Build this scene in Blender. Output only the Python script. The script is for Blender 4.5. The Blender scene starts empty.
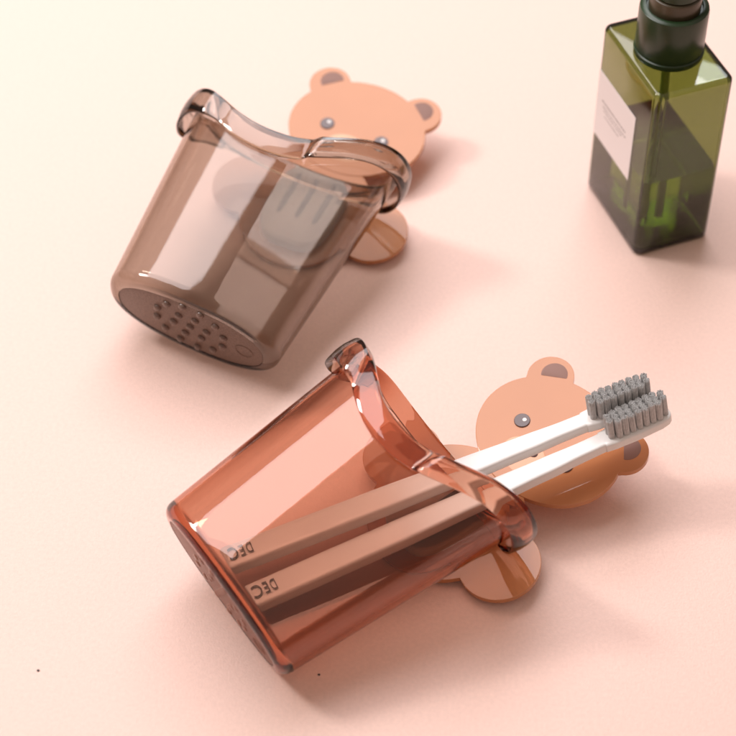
import bpy, bmesh, math, random
from mathutils import Matrix, Vector
random.seed(7)
D = bpy.data
SC = bpy.context.scene
COL = SC.collection
PI = math.pi
R_ = math.radians
MM = 0.001

# ------------------------------------------------------------------ helpers
def obj(name, bm, mat, parent=None, sharp=38):
    bmesh.ops.recalc_face_normals(bm, faces=bm.faces)
    me = D.meshes.new(name)
    bm.to_mesh(me); bm.free()
    for p in me.polygons: p.use_smooth = True
    me.set_sharp_from_angle(angle=R_(sharp))
    o = D.objects.new(name, me)
    COL.objects.link(o)
    me.materials.append(mat)
    if parent is not None: o.parent = parent
    return o

def tag(o, label=None, cat=None, group=None, kind=None):
    if label: o['label'] = label
    if cat: o['category'] = cat
    if group: o['group'] = group
    if kind: o['kind'] = kind
    return o

def thing(name, label, cat, M, group=None):
    o = D.objects.new(name, None)
    o.empty_display_size = 0.01
    COL.objects.link(o)
    o.matrix_world = M
    return tag(o, label, cat, group)

def loft(bm, loops, close_first=True, close_last=True):
    """skin closed loops of equal length; cap the ends"""
    vs = [[bm.verts.new(p) for p in lp] for lp in loops]
    n = len(vs[0])
    for a, b in zip(vs[:-1], vs[1:]):
        for i in range(n):
            j = (i + 1) % n
            bm.faces.new((a[i], a[j], b[j], b[i]))
    if close_first: bm.faces.new(list(reversed(vs[0])))
    if close_last: bm.faces.new(vs[-1])
    return vs

def lathe(bm, prof, n=64, c=(0, 0, 0)):
    loops = []
    for r, z in prof:
        loops.append([(c[0] + r * math.cos(2 * PI * i / n), c[1] + r * math.sin(2 * PI * i / n), c[2] + z) for i in range(n)])
    loft(bm, loops)

def frame(yaw, el, roll, o):
    """local x = width, local y = front (up), local z = long axis"""
    u = Vector((math.cos(yaw), -math.sin(yaw), 0))
    a = Vector((math.sin(yaw) * math.cos(el), math.cos(yaw) * math.cos(el), math.sin(el)))
    v = -a.cross(u)
    if v.z < 0: v = -v
    u2 = u * math.cos(roll) - v * math.sin(roll)
    v2 = v * math.cos(roll) + u * math.sin(roll)
    M = Matrix.Identity(4)
    for i, c in enumerate((u2, v2, a)):
        for r in range(3): M[r][i] = c[r]
    M.translation = Vector(o)
    return M

def sstep(a, b, x):
    t = min(1, max(0, (x - a) / (b - a)))
    return t * t * (3 - 2 * t)

# ------------------------------------------------------------------ materials
def nodes(name):
    m = D.materials.new(name); m.use_nodes = True
    nt = m.node_tree
    return m, nt, nt.nodes['Principled BSDF'], nt.nodes['Material Output']

def add_bump(nt, bsdf, scale, strength, dist=0.0002, detail=3.0, vec='Object'):
    tc = nt.nodes.new('ShaderNodeTexCoord')
    nz = nt.nodes.new('ShaderNodeTexNoise'); nz.inputs['Scale'].default_value = scale; nz.inputs['Detail'].default_value = detail
    bp = nt.nodes.new('ShaderNodeBump'); bp.inputs['Strength'].default_value = strength; bp.inputs['Distance'].default_value = dist
    nt.links.new(tc.outputs[vec], nz.inputs['Vector'])
    nt.links.new(nz.outputs['Fac'], bp.inputs['Height'])
    nt.links.new(bp.outputs['Normal'], bsdf.inputs['Normal'])
    return tc, nz

def plastic(name, col, rough=0.3, var=0.06, scale=60, bump=0.05, coat=0.0, spec=0.5):
    m, nt, b, out = nodes(name)
    b.inputs['Roughness'].default_value = rough
    b.inputs['Specular IOR Level'].default_value = spec
    b.inputs['Coat Weight'].default_value = coat
    b.inputs['Coat Roughness'].default_value = 0.06
    tc, nz = add_bump(nt, b, scale * 14, bump, 0.0001)
    n2 = nt.nodes.new('ShaderNodeTexNoise'); n2.inputs['Scale'].default_value = scale
    rp = nt.nodes.new('ShaderNodeValToRGB')
    rp.color_ramp.elements[0].position = 0.3; rp.color_ramp.elements[1].position = 0.7
    rp.color_ramp.elements[0].color = (*[c * (1 - var) for c in col], 1)
    rp.color_ramp.elements[1].color = (*[min(1, c * (1 + var)) for c in col], 1)
    nt.links.new(tc.outputs['Object'], n2.inputs['Vector'])
    nt.links.new(n2.outputs['Fac'], rp.inputs['Fac'])
    nt.links.new(rp.outputs['Color'], b.inputs['Base Color'])
    return m

def clear(name, sigma, rough=0.0, ior=1.56, bump=0.0, bscale=300):
    """clear tinted plastic: refraction at the surface, absorption (per metre, rgb) inside"""
    m, nt, b, out = nodes(name)
    b.inputs['Base Color'].default_value = (1, 1, 1, 1)
    b.inputs['Transmission Weight'].default_value = 1
    b.inputs['Roughness'].default_value = rough
    b.inputs['IOR'].default_value = ior
    va = nt.nodes.new('ShaderNodeVolumeAbsorption')
    d = max(sigma) * 1.02
    va.inputs['Density'].default_value = d
    va.inputs['Color'].default_value = (*[1 - s / d for s in sigma], 1)
    nt.links.new(va.outputs['Volume'], out.inputs['Volume'])
    if bump: add_bump(nt, b, bscale, bump, 0.0003)
    return m

def frosted(name, col):
    m, nt, b, out = nodes(name)
    b.inputs['Transmission Weight'].default_value = 0.35
    b.inputs['Roughness'].default_value = 0.42
    b.inputs['IOR'].default_value = 1.49
    tc, nz = add_bump(nt, b, 1300, 0.8, 0.0004, 3.0)
    rp = nt.nodes.new('ShaderNodeValToRGB')
    rp.color_ramp.elements[0].position = 0.3; rp.color_ramp.elements[1].position = 0.7
    rp.color_ramp.elements[0].color = (*[c * .75 for c in col], 1)
    rp.color_ramp.elements[1].color = (*[c * 1.25 for c in col], 1)
    nt.links.new(nz.outputs['Fac'], rp.inputs['Fac'])
    nt.links.new(rp.outputs['Color'], b.inputs['Base Color'])
    return m

def table_mat():
    m, nt, b, out = nodes('peach_paper')
    b.inputs['Roughness'].default_value = 0.55
    b.inputs['Specular IOR Level'].default_value = 0.5
    tc, nz = add_bump(nt, b, 1300, 0.5, 0.0003, 5.0)
    n2 = nt.nodes.new('ShaderNodeTexNoise'); n2.inputs['Scale'].default_value = 700; n2.inputs['Detail'].default_value = 4
    rp = nt.nodes.new('ShaderNodeValToRGB')
    base = (0.865, 0.622, 0.54)
    rp.color_ramp.elements[0].position = 0.25; rp.color_ramp.elements[1].position = 0.75
    rp.color_ramp.elements[0].color = (*[c * 0.95 for c in base], 1)
    rp.color_ramp.elements[1].color = (*[min(1, c * 1.04) for c in base], 1)
    nt.links.new(tc.outputs['Object'], n2.inputs['Vector'])
    nt.links.new(n2.outputs['Fac'], rp.inputs['Fac'])
    nt.links.new(rp.outputs['Color'], b.inputs['Base Color'])
    return m

M_TABLE = table_mat()
M_SMOKE = clear('smoky_brown_clear_plastic', (180, 235, 280), bump=.22, bscale=28)
M_AMBER = clear('amber_clear_plastic', (105, 300, 410), bump=.22, bscale=28)
M_SMOKE_F = frosted('smoky_brown_frosted_plastic', (.30, .19, .145))
M_AMBER_F = frosted('amber_frosted_plastic', (.36, .14, .09))
M_SMOKE_N = plastic('smoky_glossy_nub', (.19, .125, .10), .07)
M_AMBER_N = plastic('amber_glossy_nub', (.3, .13, .09), .15)
M_BEAR = plastic('bear_tan_plastic', (0.56, 0.235, 0.105), 0.03, 0.03, 40, 0.0, 0.0, 0.4)
M_EAR = plastic('bear_inner_ear_print', (0.29, 0.165, 0.135), 0.5, spec=.25)
M_EYE = plastic('bear_eye_print', (0.11, 0.07, 0.07), 0.25)
M_GLINT = plastic('bear_eye_highlight_print', (0.85, 0.82, 0.8), 0.3)
M_MUZ = plastic('bear_muzzle_print', (0.68, 0.36, 0.19), 0.03)
M_CLIP = plastic('pale_hook_plastic', (0.5, 0.455, 0.41), 0.3)
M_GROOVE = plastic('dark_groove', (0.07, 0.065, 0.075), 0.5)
M_WHITE = plastic('white_brush_plastic', (0.84, 0.82, 0.80), 0.28, 0.015, 40, 0.02)
M_INK = plastic('dark_ink', (0.045, 0.035, 0.035), 0.5)
M_BRIS = plastic('grey_bristle_nylon', (0.60, 0.60, 0.595), 0.45, 0.12, 900, 0.0)
M_GREEN = clear('olive_bottle_plastic', (430, 370, 760))
M_LIQ = clear('olive_liquid_soap', (14, 8, 60), 0.0, 1.36)
M_CAP = plastic('dark_green_pump_plastic', (0.014, 0.038, 0.012), 0.3, 0.1, 80, 0.04)
M_CAPIN = plastic('brown_pump_sleeve', (0.07, 0.055, 0.03), 0.3, 0.1, 80, 0.04)
M_TUBE = plastic('pale_dip_tube', (0.6, 0.68, 0.3), 0.3)
M_LABEL = plastic('label_paper', (0.9, 0.85, 0.84), 0.5, 0.01)
M_PRINT = plastic('label_grey_print', (0.30, 0.27, 0.27), 0.6)

# ------------------------------------------------------------------ cup shape
A0, D0, A1, D1, L = 36.1, 40.4, 43.4, 47.4, 98.3
NSE = 2.35
NPH = 240
def rim_z(deg):
    d = deg - 94
    w = 37 if d < 0 else 46
    z = L + math.cos(R_(deg))
    if deg > 94: z -= 7.5 * math.exp(-((deg - 176) / 28) ** 2)
    return z - 18.5 * math.exp(-(d / w) ** 2) if -90 < d < 176 else z

def sect(phi, z, off):
    a = A0 + (A1 - A0) * z / L
    d = D0 + (D1 - D0) * z / L
    c, s = math.cos(phi), math.sin(phi)
    return (( a + off) * math.copysign(abs(c) ** (2 / NSE), c) * MM,
            (d / 2 + (d / 2 + off) * math.copysign(abs(s) ** (2 / NSE), s)) * MM, z * MM)

def lip(deg):
    """how far the folded collar stands off: full at both side lips, thin over the pouring dip and the back"""
    d = deg if deg < 270 else deg - 360
    right = sstep(78.5, 75.5, d) * sstep(-80, -34, d)
    left = 1.0 * sstep(121, 137, d) * sstep(240, 200, d)
    return max(right, left)

def build_cup_body(mat, parent):
    bm = bmesh.new()
    T = 1.8
    prof = []
    add = prof.append
    add(lambda g, zr, h, bul, fl, dd: (-6.2, .9)); add(lambda g, zr, h, bul, fl, dd: (-5.2, .8)); add(lambda g, zr, h, bul, fl, dd: (-5.0, .1)); add(lambda g, zr, h, bul, fl, dd: (-4.4, 0))
    for k in range(1, 7):
        t = k / 6 * PI / 2
        add(lambda g, zr, h, bul, fl, dd, t=t: (-4.0 + 4.0 * math.sin(t), 4.0 - 4.0 * math.cos(t)))
    for k in range(1, 13):
        add(lambda g, zr, h, bul, fl, dd, k=k: (0, 4 + (zr - h + (h - 2.2) * dd - 4) * k / 12))
    gin = lambda g: max(0.45, g - 1.25)
    add(lambda g, zr, h, bul, fl, dd: (0.15, zr - h + (h - 1.8) * dd))
    add(lambda g, zr, h, bul, fl, dd: (gin(g) * .5, zr - h + (h - 1.5) * dd))
    add(lambda g, zr, h, bul, fl, dd: (gin(g) * .9, zr - h + (h - 1.8) * dd))
    add(lambda g, zr, h, bul, fl, dd: (gin(g), zr - h + (h - 2.6) * dd))
    add(lambda g, zr, h, bul, fl, dd: (gin(g) + .1 + fl * .6, zr - h + (h * .4) * dd))
    add(lambda g, zr, h, bul, fl, dd: (gin(g) + .2 + fl * .97, zr - h + .3 * dd))
    add(lambda g, zr, h, bul, fl, dd: (gin(g) + .3 + fl, zr - h))
    add(lambda g, zr, h, bul, fl, dd: (g - .2 + fl, zr - h))
    add(lambda g, zr, h, bul, fl, dd: (g + .02 + fl * .96, zr - h + .35))
    add(lambda g, zr, h, bul, fl, dd: (g + .03 + bul + fl * .65, zr - h * .65))
    add(lambda g, zr, h, bul, fl, dd: (g + .03 + bul + fl * .4, zr - h * .4))
    add(lambda g, zr, h, bul, fl, dd: (g, zr - 1.0))
    add(lambda g, zr, h, bul, fl, dd: (g - .25, zr - .3))
    add(lambda g, zr, h, bul, fl, dd: (g * .45 - .4, zr + .1))
    add(lambda g, zr, h, bul, fl, dd: (-.6, zr + .15))
    add(lambda g, zr, h, bul, fl, dd: (-1.4, zr - .2))
    add(lambda g, zr, h, bul, fl, dd: (-T, zr - 1.1))
    for k in range(0, 12):
        add(lambda g, zr, h, bul, fl, dd, k=k: (-T, zr - 2.5 - (zr - 2.5 - 6.0) * k / 11))
    for k in range(1, 7):
        t = k / 6 * PI / 2
        add(lambda g, zr, h, bul, fl, dd, t=t: (-T - 3.4 * (1 - math.cos(t)), 6.0 - 3.4 * math.sin(t)))
    add(lambda g, zr, h, bul, fl, dd: (-6.4, 2.55))
    loops = []
    for f in prof:
        lp = []
        for i in range(NPH):
            phi = 2 * PI * i / NPH
            deg = math.degrees(phi)
            e = lip(deg)
            back = sstep(205, 240, deg) * sstep(335, 300, deg)
            g = 1.9 + 2.8 * e; bul = .55 * e; dd = .04 + .96 * min(1, e); fl = 0.35 * (1 - .75 * min(1, e)) * (1 - back)
            h = 9.8 + .6 * e - 3.0 * back + (1.6 * sstep(124, 142, deg) * sstep(215, 195, deg))
            off, z = f(g, rim_z(deg), h, bul, fl, dd)
            lp.append(sect(phi, z, off))
        loops.append(lp)
    loft(bm, loops)
    return obj('cup_body', bm, mat, parent, 50)

def build_base(mat, nub, tall, parent):
    bm = bmesh.new()
    loops = []
    for off, z in ((-5.5, .62), (-5.3, .5), (-5.3, .22), (-5.6, .1)):
        loops.append([sect(2 * PI * i / NPH, z, off) for i in range(NPH)])
    loft(bm, loops)
    o = obj('base_plate', bm, mat, parent)
    pts = [(0, 0)] + [(7.2 * math.cos(R_(60 * k + 12)), 6.6 * math.sin(R_(60 * k + 12))) for k in range(6)] \
        + [(14.6 * math.cos(R_(30 * k + 12)), 13.2 * math.sin(R_(30 * k + 12))) for k in range(12)]
    first = None
    for x, y in pts:
        loc = Vector((x * MM, (y + 21.0) * MM, 0.0001))
        if first is None:
            b = bmesh.new()
            n = 20
            lps = []
            for r, z in ((1.65, 0.0), (1.6, -.5), (1.4, -.95), (1.05, -1.3), (.6, -1.5), (.2, -1.56)):
                lps.append([(r * MM * math.cos(2 * PI * i / n), r * MM * math.sin(2 * PI * i / n), z * MM) for i in range(n)])
            loft(b, lps)
            first = obj('drain_hole', b, nub, o)
            d = first
        else:
            d = first.copy(); COL.objects.link(d); d.parent = o
        d.location = loc; d.scale.z = tall
    # moulded ring mark beside the holes
    b = bmesh.new()
    n, mj, mn = 40, 3.6, .28
    vs = [[b.verts.new(((23 + (mj + mn * math.cos(2 * PI * j / 8)) * math.cos(2 * PI * i / n)) * MM,
                        (20 + (mj + mn * math.cos(2 * PI * j / 8)) * math.sin(2 * PI * i / n)) * MM,
                        (.08 + mn * math.sin(2 * PI * j / 8)) * MM)) for j in range(8)] for i in range(n)]
    for i in range(n):
        for j in range(8):
            b.faces.new((vs[i][j], vs[(i + 1) % n][j], vs[(i + 1) % n][(j + 1) % 8], vs[i][(j + 1) % 8]))
    obj('moulded_ring', b, mat, o)
    return o

def make_cup(M, label, mat, fmat, nub, tall):
    t = thing('toothbrush_cup', label, 'cup', M, 'translucent cups on the peach tabletop')
    build_cup_body(mat, t)
    build_base(fmat, nub, tall, t)
    return t

# ------------------------------------------------------------------ bear holder
def ellipse_hit(ang, cx, cy, rx, ry):
    """farthest hit of a ray from the origin with an ellipse, or 0"""
    dx, dy = math.cos(ang) / rx, math.sin(ang) / ry
    ox, oy = cx / rx, cy / ry
    a = dx * dx + dy * dy; b = dx * ox + dy * oy; c = ox * ox + oy * oy - 1
    q = b * b - a * c
    if q < 0: return 0
    t = (b + math.sqrt(q)) / a
    return max(t, 0)

def outline(center, parts, n=288):
    return [(ang, max(ellipse_hit(ang, x - center[0], y - center[1], rx, ry) for x, y, rx, ry in parts))
            for ang in (2 * PI * i / n for i in range(n))]

def plate(center, parts, y0, y1):
    """flat plate with softened edges; local x across, z up the bear, y out of its face (mm)"""
    ol = outline(center, parts)
    bm = bmesh.new()
    loops = []
    for inset, y in ((.22, y0), (.06, y0 + .06), (0, y0 + .22), (0, y1 - .22), (.06, y1 - .06), (.22, y1)):
        loops.append([((center[0] + (r - inset) * math.cos(a)) * MM, y * MM, (center[1] + (r - inset) * math.sin(a)) * MM) for a, r in ol])
    loft(bm, loops)
    return bm

def disc(cx, cz, rx, rz, y0, y1, n=40, rot=0.0, cut=None):
    bm = bmesh.new()
    pts = []
    for i in range(n):
        a = 2 * PI * i / n
        x, z = rx * math.cos(a), rz * math.sin(a)
        if cut is not None: z = max(z, cut)
        pts.append((cx + x * math.cos(rot) - z * math.sin(rot), cz + x * math.sin(rot) + z * math.cos(rot)))
    mx = sum(p[0] for p in pts) / n; mz = sum(p[1] for p in pts) / n
    loops = []
    for k, y in ((1, y0), (1, y1 - (y1 - y0) * .3), (.94, y1)):
        loops.append([((mx + (p[0] - mx) * k) * MM, y * MM, (mz + (p[1] - mz) * k) * MM) for p in pts])
    loft(bm, loops)
    return bm

HEAD = [(0, 2.5, 30, 25), (-21.6, 20.4, 8.9, 8.9), (21.6, 20.4, 8.9, 8.9)]
BODY = [(0, -45, 28, 29), (-29.5, -43, 14.5, 15), (29.5, -43, 14.5, 15)]
def make_bear(M, label):
    t = thing('bear_holder', label, 'wall holder', M, 'bear shaped holders under the cups')
    h = obj('bear_head', plate((0, 2.5), HEAD, -2.5, 0), M_BEAR, t, 12)
    obj('bear_body', plate((0, -45), BODY, -2.52, -.25), M_BEAR, t, 12)
    for s in (-1, 1):
        obj('inner_ear', disc(s * 21.3, 22, 5.0, 5.0, -.1, .12, 40, -s * R_(40), -1.2), M_EAR, h)
        e = obj('eye', disc(s * 12.7, 0, 3.0, 3.0, -.1, .5), M_EYE, h)
        obj('eye_highlight', disc(s * 12.7 + .5, .8, 0.8, 0.8, .4, .62, 24), M_GLINT, e)
    mz = obj('muzzle', disc(0, -9, 9.5, 7, -.1, .14, 56), M_MUZ, h)
    obj('nose', disc(0, -5.6, 3.0, 2.0, .05, .4), M_EYE, mz)
    # hook block the cup hangs on
    bm = bmesh.new()
    n = 64
    def hook(k, y):
        lp = []
        for i in range(n):
            a = 2 * PI * i / n
            c, s = math.cos(a), math.sin(a)
            x = 15.5 * math.copysign(abs(c) ** .55, c)
            z = (19 if s < 0 else 17) * math.copysign(abs(s) ** (.8 if s < 0 else .45), s)
            lp.append((x * k * MM, y * MM, (-47 + z * k) * MM))
        return lp
    loft(bm, [hook(1, -.3), hook(1, 4.6), hook(.97, 5.2), hook(.92, 5.5)])
    hk = obj('hook_block', bm, M_CLIP, t)
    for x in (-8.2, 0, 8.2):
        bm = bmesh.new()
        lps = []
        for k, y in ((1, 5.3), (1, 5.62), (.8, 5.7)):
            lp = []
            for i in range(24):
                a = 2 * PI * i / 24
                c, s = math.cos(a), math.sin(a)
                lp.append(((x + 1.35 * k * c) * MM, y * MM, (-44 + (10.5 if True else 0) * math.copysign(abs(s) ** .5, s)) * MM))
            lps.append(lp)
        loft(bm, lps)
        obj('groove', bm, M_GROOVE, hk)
    return t

# ------------------------------------------------------------------ toothbrush
def make_brush(M, ln, label):
    """local z along the brush from its handle end, y = bristle side, x across; top face at y = 0"""
    t = thing('toothbrush', label, 'toothbrush', M, 'toothbrushes leaning in the amber cup')
    bm = bmesh.new()
    Lb = ln
    st = [(0, 4.7, 3.6, -3), (.35, 5.2, 4.4, -3), (1.2, 5.5, 5.0, -3), (20, 5.5, 5.2, -3), (55, 5.4, 5.2, -3), (90, 4.7, 5.0, -2.9),
          (115, 3.9, 4.9, -2.8), (130, 3.3, 4.7, -2.6), (138, 3.3, 4.5, -2.4), (Lb - 27, 3.8, 4.3, -2.3), (Lb - 23, 4.4, 4.2, -2.3), (Lb - 14, 4.7, 4.2, -2.3),
          (Lb - 5, 4.5, 4.1, -2.3), (Lb - 2, 3.8, 4.0, -2.3), (Lb - .6, 2.7, 3.7, -2.3), (Lb, 1.3, 2.8, -2.3)]
    def lerp(z):
        for (z0, w0, t0, c0), (z1, w1, t1, c1) in zip(st[:-1], st[1:]):
            if z <= z1:
                k = (z - z0) / (z1 - z0)
                k = k * k * (3 - 2 * k) if z1 - z0 > 3 else k
                return w0 + (w1 - w0) * k, t0 + (t1 - t0) * k, c0 + (c1 - c0) * k
        return st[-1][1:]
    zs = sorted(set([s[0] for s in st] + [2 + (Lb - 4) * i / 70 for i in range(71)]))
    n = 64
    loops = []
    for z in zs:
        w, th, c = lerp(z)
        lp = []
        for i in range(n):
            a = 2 * PI * i / n
            cc, s = math.cos(a), math.sin(a)
            lp.append((w * math.copysign(abs(cc) ** .36, cc) * MM, (c + th / 2 * math.copysign(abs(s) ** .36, s)) * MM, z * MM))
        loops.append(lp)
    loft(bm, loops)
    h = obj('brush_handle', bm, M_WHITE, t, 60)
    # bristles: tufts of single filaments
    bm = bmesh.new()
    rnd = random.Random(round(ln * 10))
    for r in range(9):
        row = 3 if 0 < r < 8 else 2
        for c in range(row):
            cz = Lb - 23.6 + r * 2.68
            cx = (c - (row - 1) / 2) * 2.3
            top = 8.3 + (.5 if (r % 2 == 0) else 0) + rnd.uniform(-.15, .15)
            lx, lz = rnd.uniform(-.15, .15) + cx * .05, rnd.uniform(-.2, .2)
            fil = [(0, 0)] + [(rr * math.cos(R_(360 / m * k + ph)), rr * math.sin(R_(360 / m * k + ph))) for rr, m, ph in ((.36, 6, 0), (.7, 12, 15), (1.02, 17, 5)) for k in range(m)]
            for fx, fz in fil:
                hh = top + rnd.uniform(-.3, .25)
                ex, ez = fx * 1.06 + lx * .6 + rnd.uniform(-.1, .1), fz * 1.06 + lz * .6 + rnd.uniform(-.1, .1)
                lps = []
                for k, rr in ((0, .185), (.6, .18), (.97, .165), (1, .08)):
                    lps.append([((cx + fx + (ex - fx) * k + rr * math.cos(2 * PI * i / 5)) * MM, (-.35 + (hh + .35) * k) * MM,
                                 (cz + fz + (ez - fz) * k + rr * math.sin(2 * PI * i / 5)) * MM) for i in range(5)])
                loft(bm, lps)
    obj('bristles', bm, M_BRIS, t)
    # lettering near the handle end, read from the brush head
    bl = bmesh.new()
    # (letter, distance from handle end, width along the brush, height across it) in mm
    for ch, zc, w, hh in (('C', 4.0, 3.4, 5.6), ('E', 7.4, 2.0, 5.2), ('D', 10.3, 2.1, 4.9)):
        cu = D.curves.new('lettering', 'FONT'); cu.body = ch; cu.size = 1; cu.extrude = 0.005; cu.offset = 0.0
        tmp = D.objects.new('lettering_source', cu); COL.objects.link(tmp)
        dg = bpy.context.evaluated_depsgraph_get()
        me = D.meshes.new_from_object(tmp.evaluated_get(dg))
        D.objects.remove(tmp)
        xs = [v.co.x for v in me.vertices]; ys = [v.co.y for v in me.vertices]
        x0, x1, y0, y1 = min(xs), max(xs), min(ys), max(ys)
        for v in me.vertices:      # letter right -> handle end, letter up -> across
            u, q = (v.co.x - x0) / (x1 - x0) - .5, (v.co.y - y0) / (y1 - y0) - .5
            v.co = (q * hh * MM, (.05 + v.co.z * 6) * MM, (zc - u * w) * MM)
        bl.from_mesh(me); D.meshes.remove(me)
    me = D.meshes.new('lettering'); bl.to_mesh(me); bl.free()
    me.materials.append(M_INK)
    lo = D.objects.new('lettering', me); COL.objects.link(lo); lo.parent = h
    return t

# ------------------------------------------------------------------ soap bottle
def make_bottle(M):
    t = thing('soap_bottle', 'square olive green soap bottle with dark pump collar and white label', 'bottle', M)
    W, DD, H = 32.5, 47.0, 82.0
    def rr(inset, z, rad):
        """rounded rectangle loop"""
        r = max(.4, rad - inset)
        lp = []
        for cx, cy, a0 in ((W - inset - r, DD - inset - r, 0), (inset + r, DD - inset - r, 90), (inset + r, inset + r, 180), (W - inset - r, inset + r, 270)):
            for k in range(9):
                a = R_(a0 + 90 * k / 8)
                lp.append(((cx + r * math.cos(a)) * MM, (cy + r * math.sin(a)) * MM, z * MM))
        return lp
    bm = bmesh.new()
    RD = 3.6
    def shell(i0, zb, zt, cr):
        lps = []
        for k in range(0, 6):
            a = k / 5 * PI / 2
            lps.append(rr(i0 + cr * (1 - math.sin(a)), zb + cr * (1 - math.cos(a)), RD))
        for k in range(1, 9): lps.append(rr(i0, zb + cr + (zt - zb - 2 * cr) * k / 8, RD))
        for k in range(1, 6):
            a = k / 5 * PI / 2
            lps.append(rr(i0 + cr * (1 - math.cos(a)), zt - cr + cr * math.sin(a), RD))
        return lps
    loft(bm, shell(0, 0.0, H, 2.0))
    nb = len(bm.faces)
    loft(bm, shell(1.6, 2.6, H - 1.8, 1.2))
    bm.faces.ensure_lookup_table()
    bmesh.ops.recalc_face_normals(bm, faces=bm.faces[:nb])
    inner = bm.faces[nb:]
    bmesh.ops.recalc_face_normals(bm, faces=inner)
    bmesh.ops.reverse_faces(bm, faces=inner)
    me = D.meshes.new('bottle_body'); bm.to_mesh(me); bm.free()
    for p in me.polygons: p.use_smooth = True
    me.set_sharp_from_angle(angle=R_(50))
    body = D.objects.new('bottle_body', me); COL.objects.link(body); me.materials.append(M_GREEN); body.parent = t
    bm = bmesh.new()
    loft(bm, [rr(2.0, 2.5, RD), rr(1.5, 3.0, RD), rr(1.5, 10, RD), rr(1.5, 24, RD), rr(1.5, 38.0, RD)])
    obj('liquid_soap', bm, M_LIQ, body)
    cx, cy = W / 2 * MM, DD / 2 * MM
    bm = bmesh.new(); lathe(bm, [(1.6 * MM, 6 * MM), (1.7 * MM, 6.3 * MM), (1.7 * MM, 79.5 * MM), (1.6 * MM, 79.8 * MM)], 24, (cx, cy, 0))
    obj('dip_tube', bm, M_TUBE, body)
    # collar with lower bead
    bm = bmesh.new()
    lathe(bm, [(r * MM, z * MM) for r, z in ((12.2, 82.05), (13.1, 82.4), (13.3, 83.6), (13.2, 84.4), (12.7, 84.7), (12.7, 85.6), (12.95, 86.0), (12.95, 102.0), (12.7, 103.2), (11.9, 103.8), (10.6, 103.8), (10.4, 102.6))], 72, (cx, cy, 0))
    col = obj('collar', bm, M_CAP, t)
    bm = bmesh.new()
    lathe(bm, [(r * MM, z * MM) for r, z in ((9.6, 102.2), (9.7, 108.5), (9.5, 109.2), (8.6, 109.6))], 64, (cx, cy, 0))
    obj('sleeve', bm, M_CAPIN, col)
    bm = bmesh.new()
    lathe(bm, [(r * MM, z * MM) for r, z in ((8.4, 109.7), (9.0, 110.2), (9.0, 120.5), (8.7, 121.6), (7.6, 122.2), (3, 122.6))], 64, (cx, cy, 0))
    pump = obj('pump_head', bm, M_CAP, t)
    bm = bmesh.new()
    lps = []
    for x, z, r in ((5, 117, 4.2), (18, 117.4, 3.6), (30, 116.6, 3.0), (35, 114.5, 2.6), (37.2, 111.5, 2.3), (37.6, 109.5, 2.2)):
        tx = {5: 0, 18: 0, 30: -12, 35: -35, 37.2: -65, 37.6: -80}[x]
        a = R_(tx)
        lps.append([(cx + (x - r * math.sin(2 * PI * i / 20) * math.sin(a)) * MM, cy + r * math.cos(2 * PI * i / 20) * MM, (z + r * math.sin(2 * PI * i / 20) * math.cos(a)) * MM) for i in range(20)])
    loft(bm, lps)
    obj('nozzle', bm, M_CAP, pump)
    # label on the face x = 0
    bm = bmesh.new()
    def lab(y0, y1, z0, z1, xa, xb):
        return [[(x * MM, y * MM, z * MM) for y, z in ((y0, z0), (y1, z0), (y1, z1), (y0, z1))] for x in (xa, xb)]
    loft(bm, lab(13.2, 44.6, 30.2, 62.0, -.05, -.16))
    lb = obj('label', bm, M_LABEL, t)
    for z, y0, y1, th in ((49.6, 19, 40, .35), (47.4, 20, 39, .25), (45.8, 22, 38, .25), (43.6, 24, 37, .25)):
        bm = bmesh.new()
        rnd = random.Random(int(z * 10))
        y = y1
        while y > y0:
            w = rnd.uniform(.5, 1.3)
            loft(bm, lab(y - w, y, z - th, z + th, -.17, -.19))
            y -= w + rnd.uniform(.25, .6)
        obj('fine_print', bm, M_PRINT, lb)
    return t

# ------------------------------------------------------------------ build the place
bm = bmesh.new()
n = 24
vs = [[bm.verts.new((-0.75 + 1.5 * i / n, -0.6 + 1.5 * j / n, 0)) for j in range(n + 1)] for i in range(n + 1)]
for i in range(n):
    for j in range(n): bm.faces.new((vs[i][j], vs[i + 1][j], vs[i + 1][j + 1], vs[i][j + 1]))
tag(obj('table', bm, M_TABLE), 'peach pink paper covered tabletop', 'table', kind='structure')

for (x, y), lab in (((-.1132, -.1398), 'tiny dark speck of lint on the tabletop near its lower left corner'), ((-.0168, -.1415), 'tiny dark speck of lint on the tabletop just below the amber cup')):
    bm = bmesh.new()
    bmesh.ops.create_icosphere(bm, subdivisions=2, radius=.00042)
    for v in bm.verts: v.co = (v.co.x * random.uniform(.8, 1.5), v.co.y * random.uniform(.7, 1.2), (v.co.z + .00035) * .6)
    o = obj('lint_speck', bm, M_INK); o.location = (x, y, 0)
    tag(o, lab, 'lint speck', 'specks on the tabletop')
C1 = frame(R_(25.5), R_(10.6), R_(8.6), (-.06919, .00667, .0012))
C2 = frame(R_(55.7), R_(11.7), R_(13.1), (-.04951, -.11672, .0023))
make_cup(C1, 'smoky brown clear cup with dotted drain holes showing on its base', M_SMOKE, M_SMOKE_F, M_SMOKE_N, 1)
make_cup(C2, 'amber orange clear cup holding two toothbrushes', M_AMBER, M_AMBER_F, M_AMBER_N, .4)
B1 = frame(R_(26.3), R_(10), R_(2), (-.0059, .1203, .0155))
B2 = frame(R_(55.3), R_(10), R_(2), (.0644, -.0510, .0155))
make_bear(B1, 'tan bear shaped holder with both ears visible behind the smoky brown cup')
make_bear(B2, 'tan bear shaped holder under the amber cup, face crossed by two toothbrushes')

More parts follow.
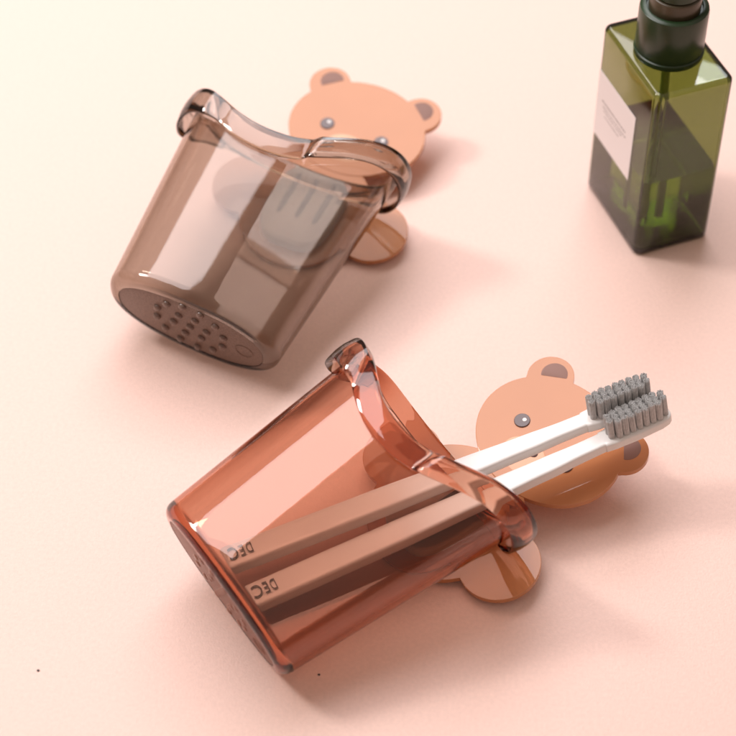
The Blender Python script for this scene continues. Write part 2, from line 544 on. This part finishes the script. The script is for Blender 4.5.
def brush_frame(p0, p1, roll=0):
    a = (C2 @ Vector([c * MM for c in p0])); b = (C2 @ Vector([c * MM for c in p1]))
    z = (b - a).normalized()
    y = C2.to_3x3() @ Vector((math.sin(R_(roll)), math.cos(R_(roll)), 0))
    y = (y - z * y.dot(z)).normalized()
    x = y.cross(z)
    M = Matrix.Identity(4)
    for i, c in enumerate((x, y, z)):
        for r in range(3): M[r][i] = c[r]
    M.translation = a
    return M, (b - a).length / MM
m1, l1 = brush_frame((-13.7, 10.0, 8.5), (26.6, 9.4, 168.6), -22)
m2, l2 = brush_frame((2.6, 9.4, 7.5), (35.2, 9.4, 169.3), -22)
make_brush(m1, l1, 'white toothbrush with grey bristles, farther of the two, partly hidden by the other')
make_brush(m2, l2, 'white toothbrush with grey bristles lying in front, its whole head in view')

MB = Matrix.Translation((.1096, .0608, 0)) @ Matrix.Rotation(R_(20.8), 4, 'Z') @ Matrix.Scale(1.035, 4)
make_bottle(MB)

# ------------------------------------------------------------------ light
def area(name, loc, target, sx, sy, power, col, spin=0):
    li = D.lights.new(name, 'AREA'); li.shape = 'RECTANGLE'; li.size = sx; li.size_y = sy; li.energy = power; li.color = col
    o = D.objects.new(name, li); COL.objects.link(o)
    d = Vector(target) - Vector(loc) if target else Vector((0, 0, -1))
    o.rotation_euler = (d.to_track_quat('-Z', 'Y').to_matrix() @ Matrix.Rotation(R_(spin), 3, 'Z')).to_euler() if target else (0, 0, R_(spin))
    o.location = loc
    return o
area('window_light', (-.248, .792, 1.35), None, .85, 1.84, 25.5, (1, .957, .99), -35)
area('added_hard_light', (-1.08, .36, 1.20), (0, 0, 0), .28, .28, 10, (1, .96, .93))  # small hard lamp added for directional shadows and amber caustics, not a window
area('back_window_light', (.36, .98, 1.02), (.12, .09, .08), .34, .30, 1.6, (.86, .93, 1))
W = D.worlds.new('World'); SC.world = W; W.use_nodes = True
bg = W.node_tree.nodes['Background']
wt = W.node_tree
tc = wt.nodes.new('ShaderNodeTexCoord'); sx = wt.nodes.new('ShaderNodeSeparateXYZ'); rp = wt.nodes.new('ShaderNodeValToRGB')
rp.color_ramp.elements[0].position = 0.0; rp.color_ramp.elements[0].color = (.19, .125, .095, 1)
rp.color_ramp.elements[1].position = 0.9; rp.color_ramp.elements[1].color = (.52, .41, .35, 1)
wt.links.new(tc.outputs['Generated'], sx.inputs['Vector']); wt.links.new(sx.outputs['Z'], rp.inputs['Fac'])
wt.links.new(rp.outputs['Color'], bg.inputs['Color'])
bg.inputs['Strength'].default_value = 1.0

# ------------------------------------------------------------------ camera
P = R_(48); S = .78
cam = D.cameras.new('Camera'); co = D.objects.new('Camera', cam); COL.objects.link(co); SC.camera = co
co.location = (0, -math.cos(P) * S, math.sin(P) * S)
co.rotation_euler = (PI / 2 - P, 0, 0)
cam.sensor_width = 36; cam.lens = 2000 / 736 * 36
cam.clip_start = .02; cam.clip_end = 20
cam.dof.use_dof = True
cam.dof.focus_distance = (Vector((.02, -.05, .03)) - co.location).dot(Vector((0, math.cos(P), -math.sin(P))))
cam.dof.aperture_fstop = 10

# ------------------------------------------------------------------ render
SC.render.engine = 'CYCLES'
cy = SC.cycles
cy.max_bounces = 28; cy.transmission_bounces = 26; cy.glossy_bounces = 10; cy.diffuse_bounces = 5; cy.transparent_max_bounces = 16
cy.caustics_refractive = True; cy.caustics_reflective = True; cy.blur_glossy = 0.4
cy.sample_clamp_indirect = 30
cy.use_denoising = True
SC.view_settings.view_transform = 'Standard'; SC.view_settings.look = 'None'
SC.view_settings.exposure = 0; SC.view_settings.gamma = 1
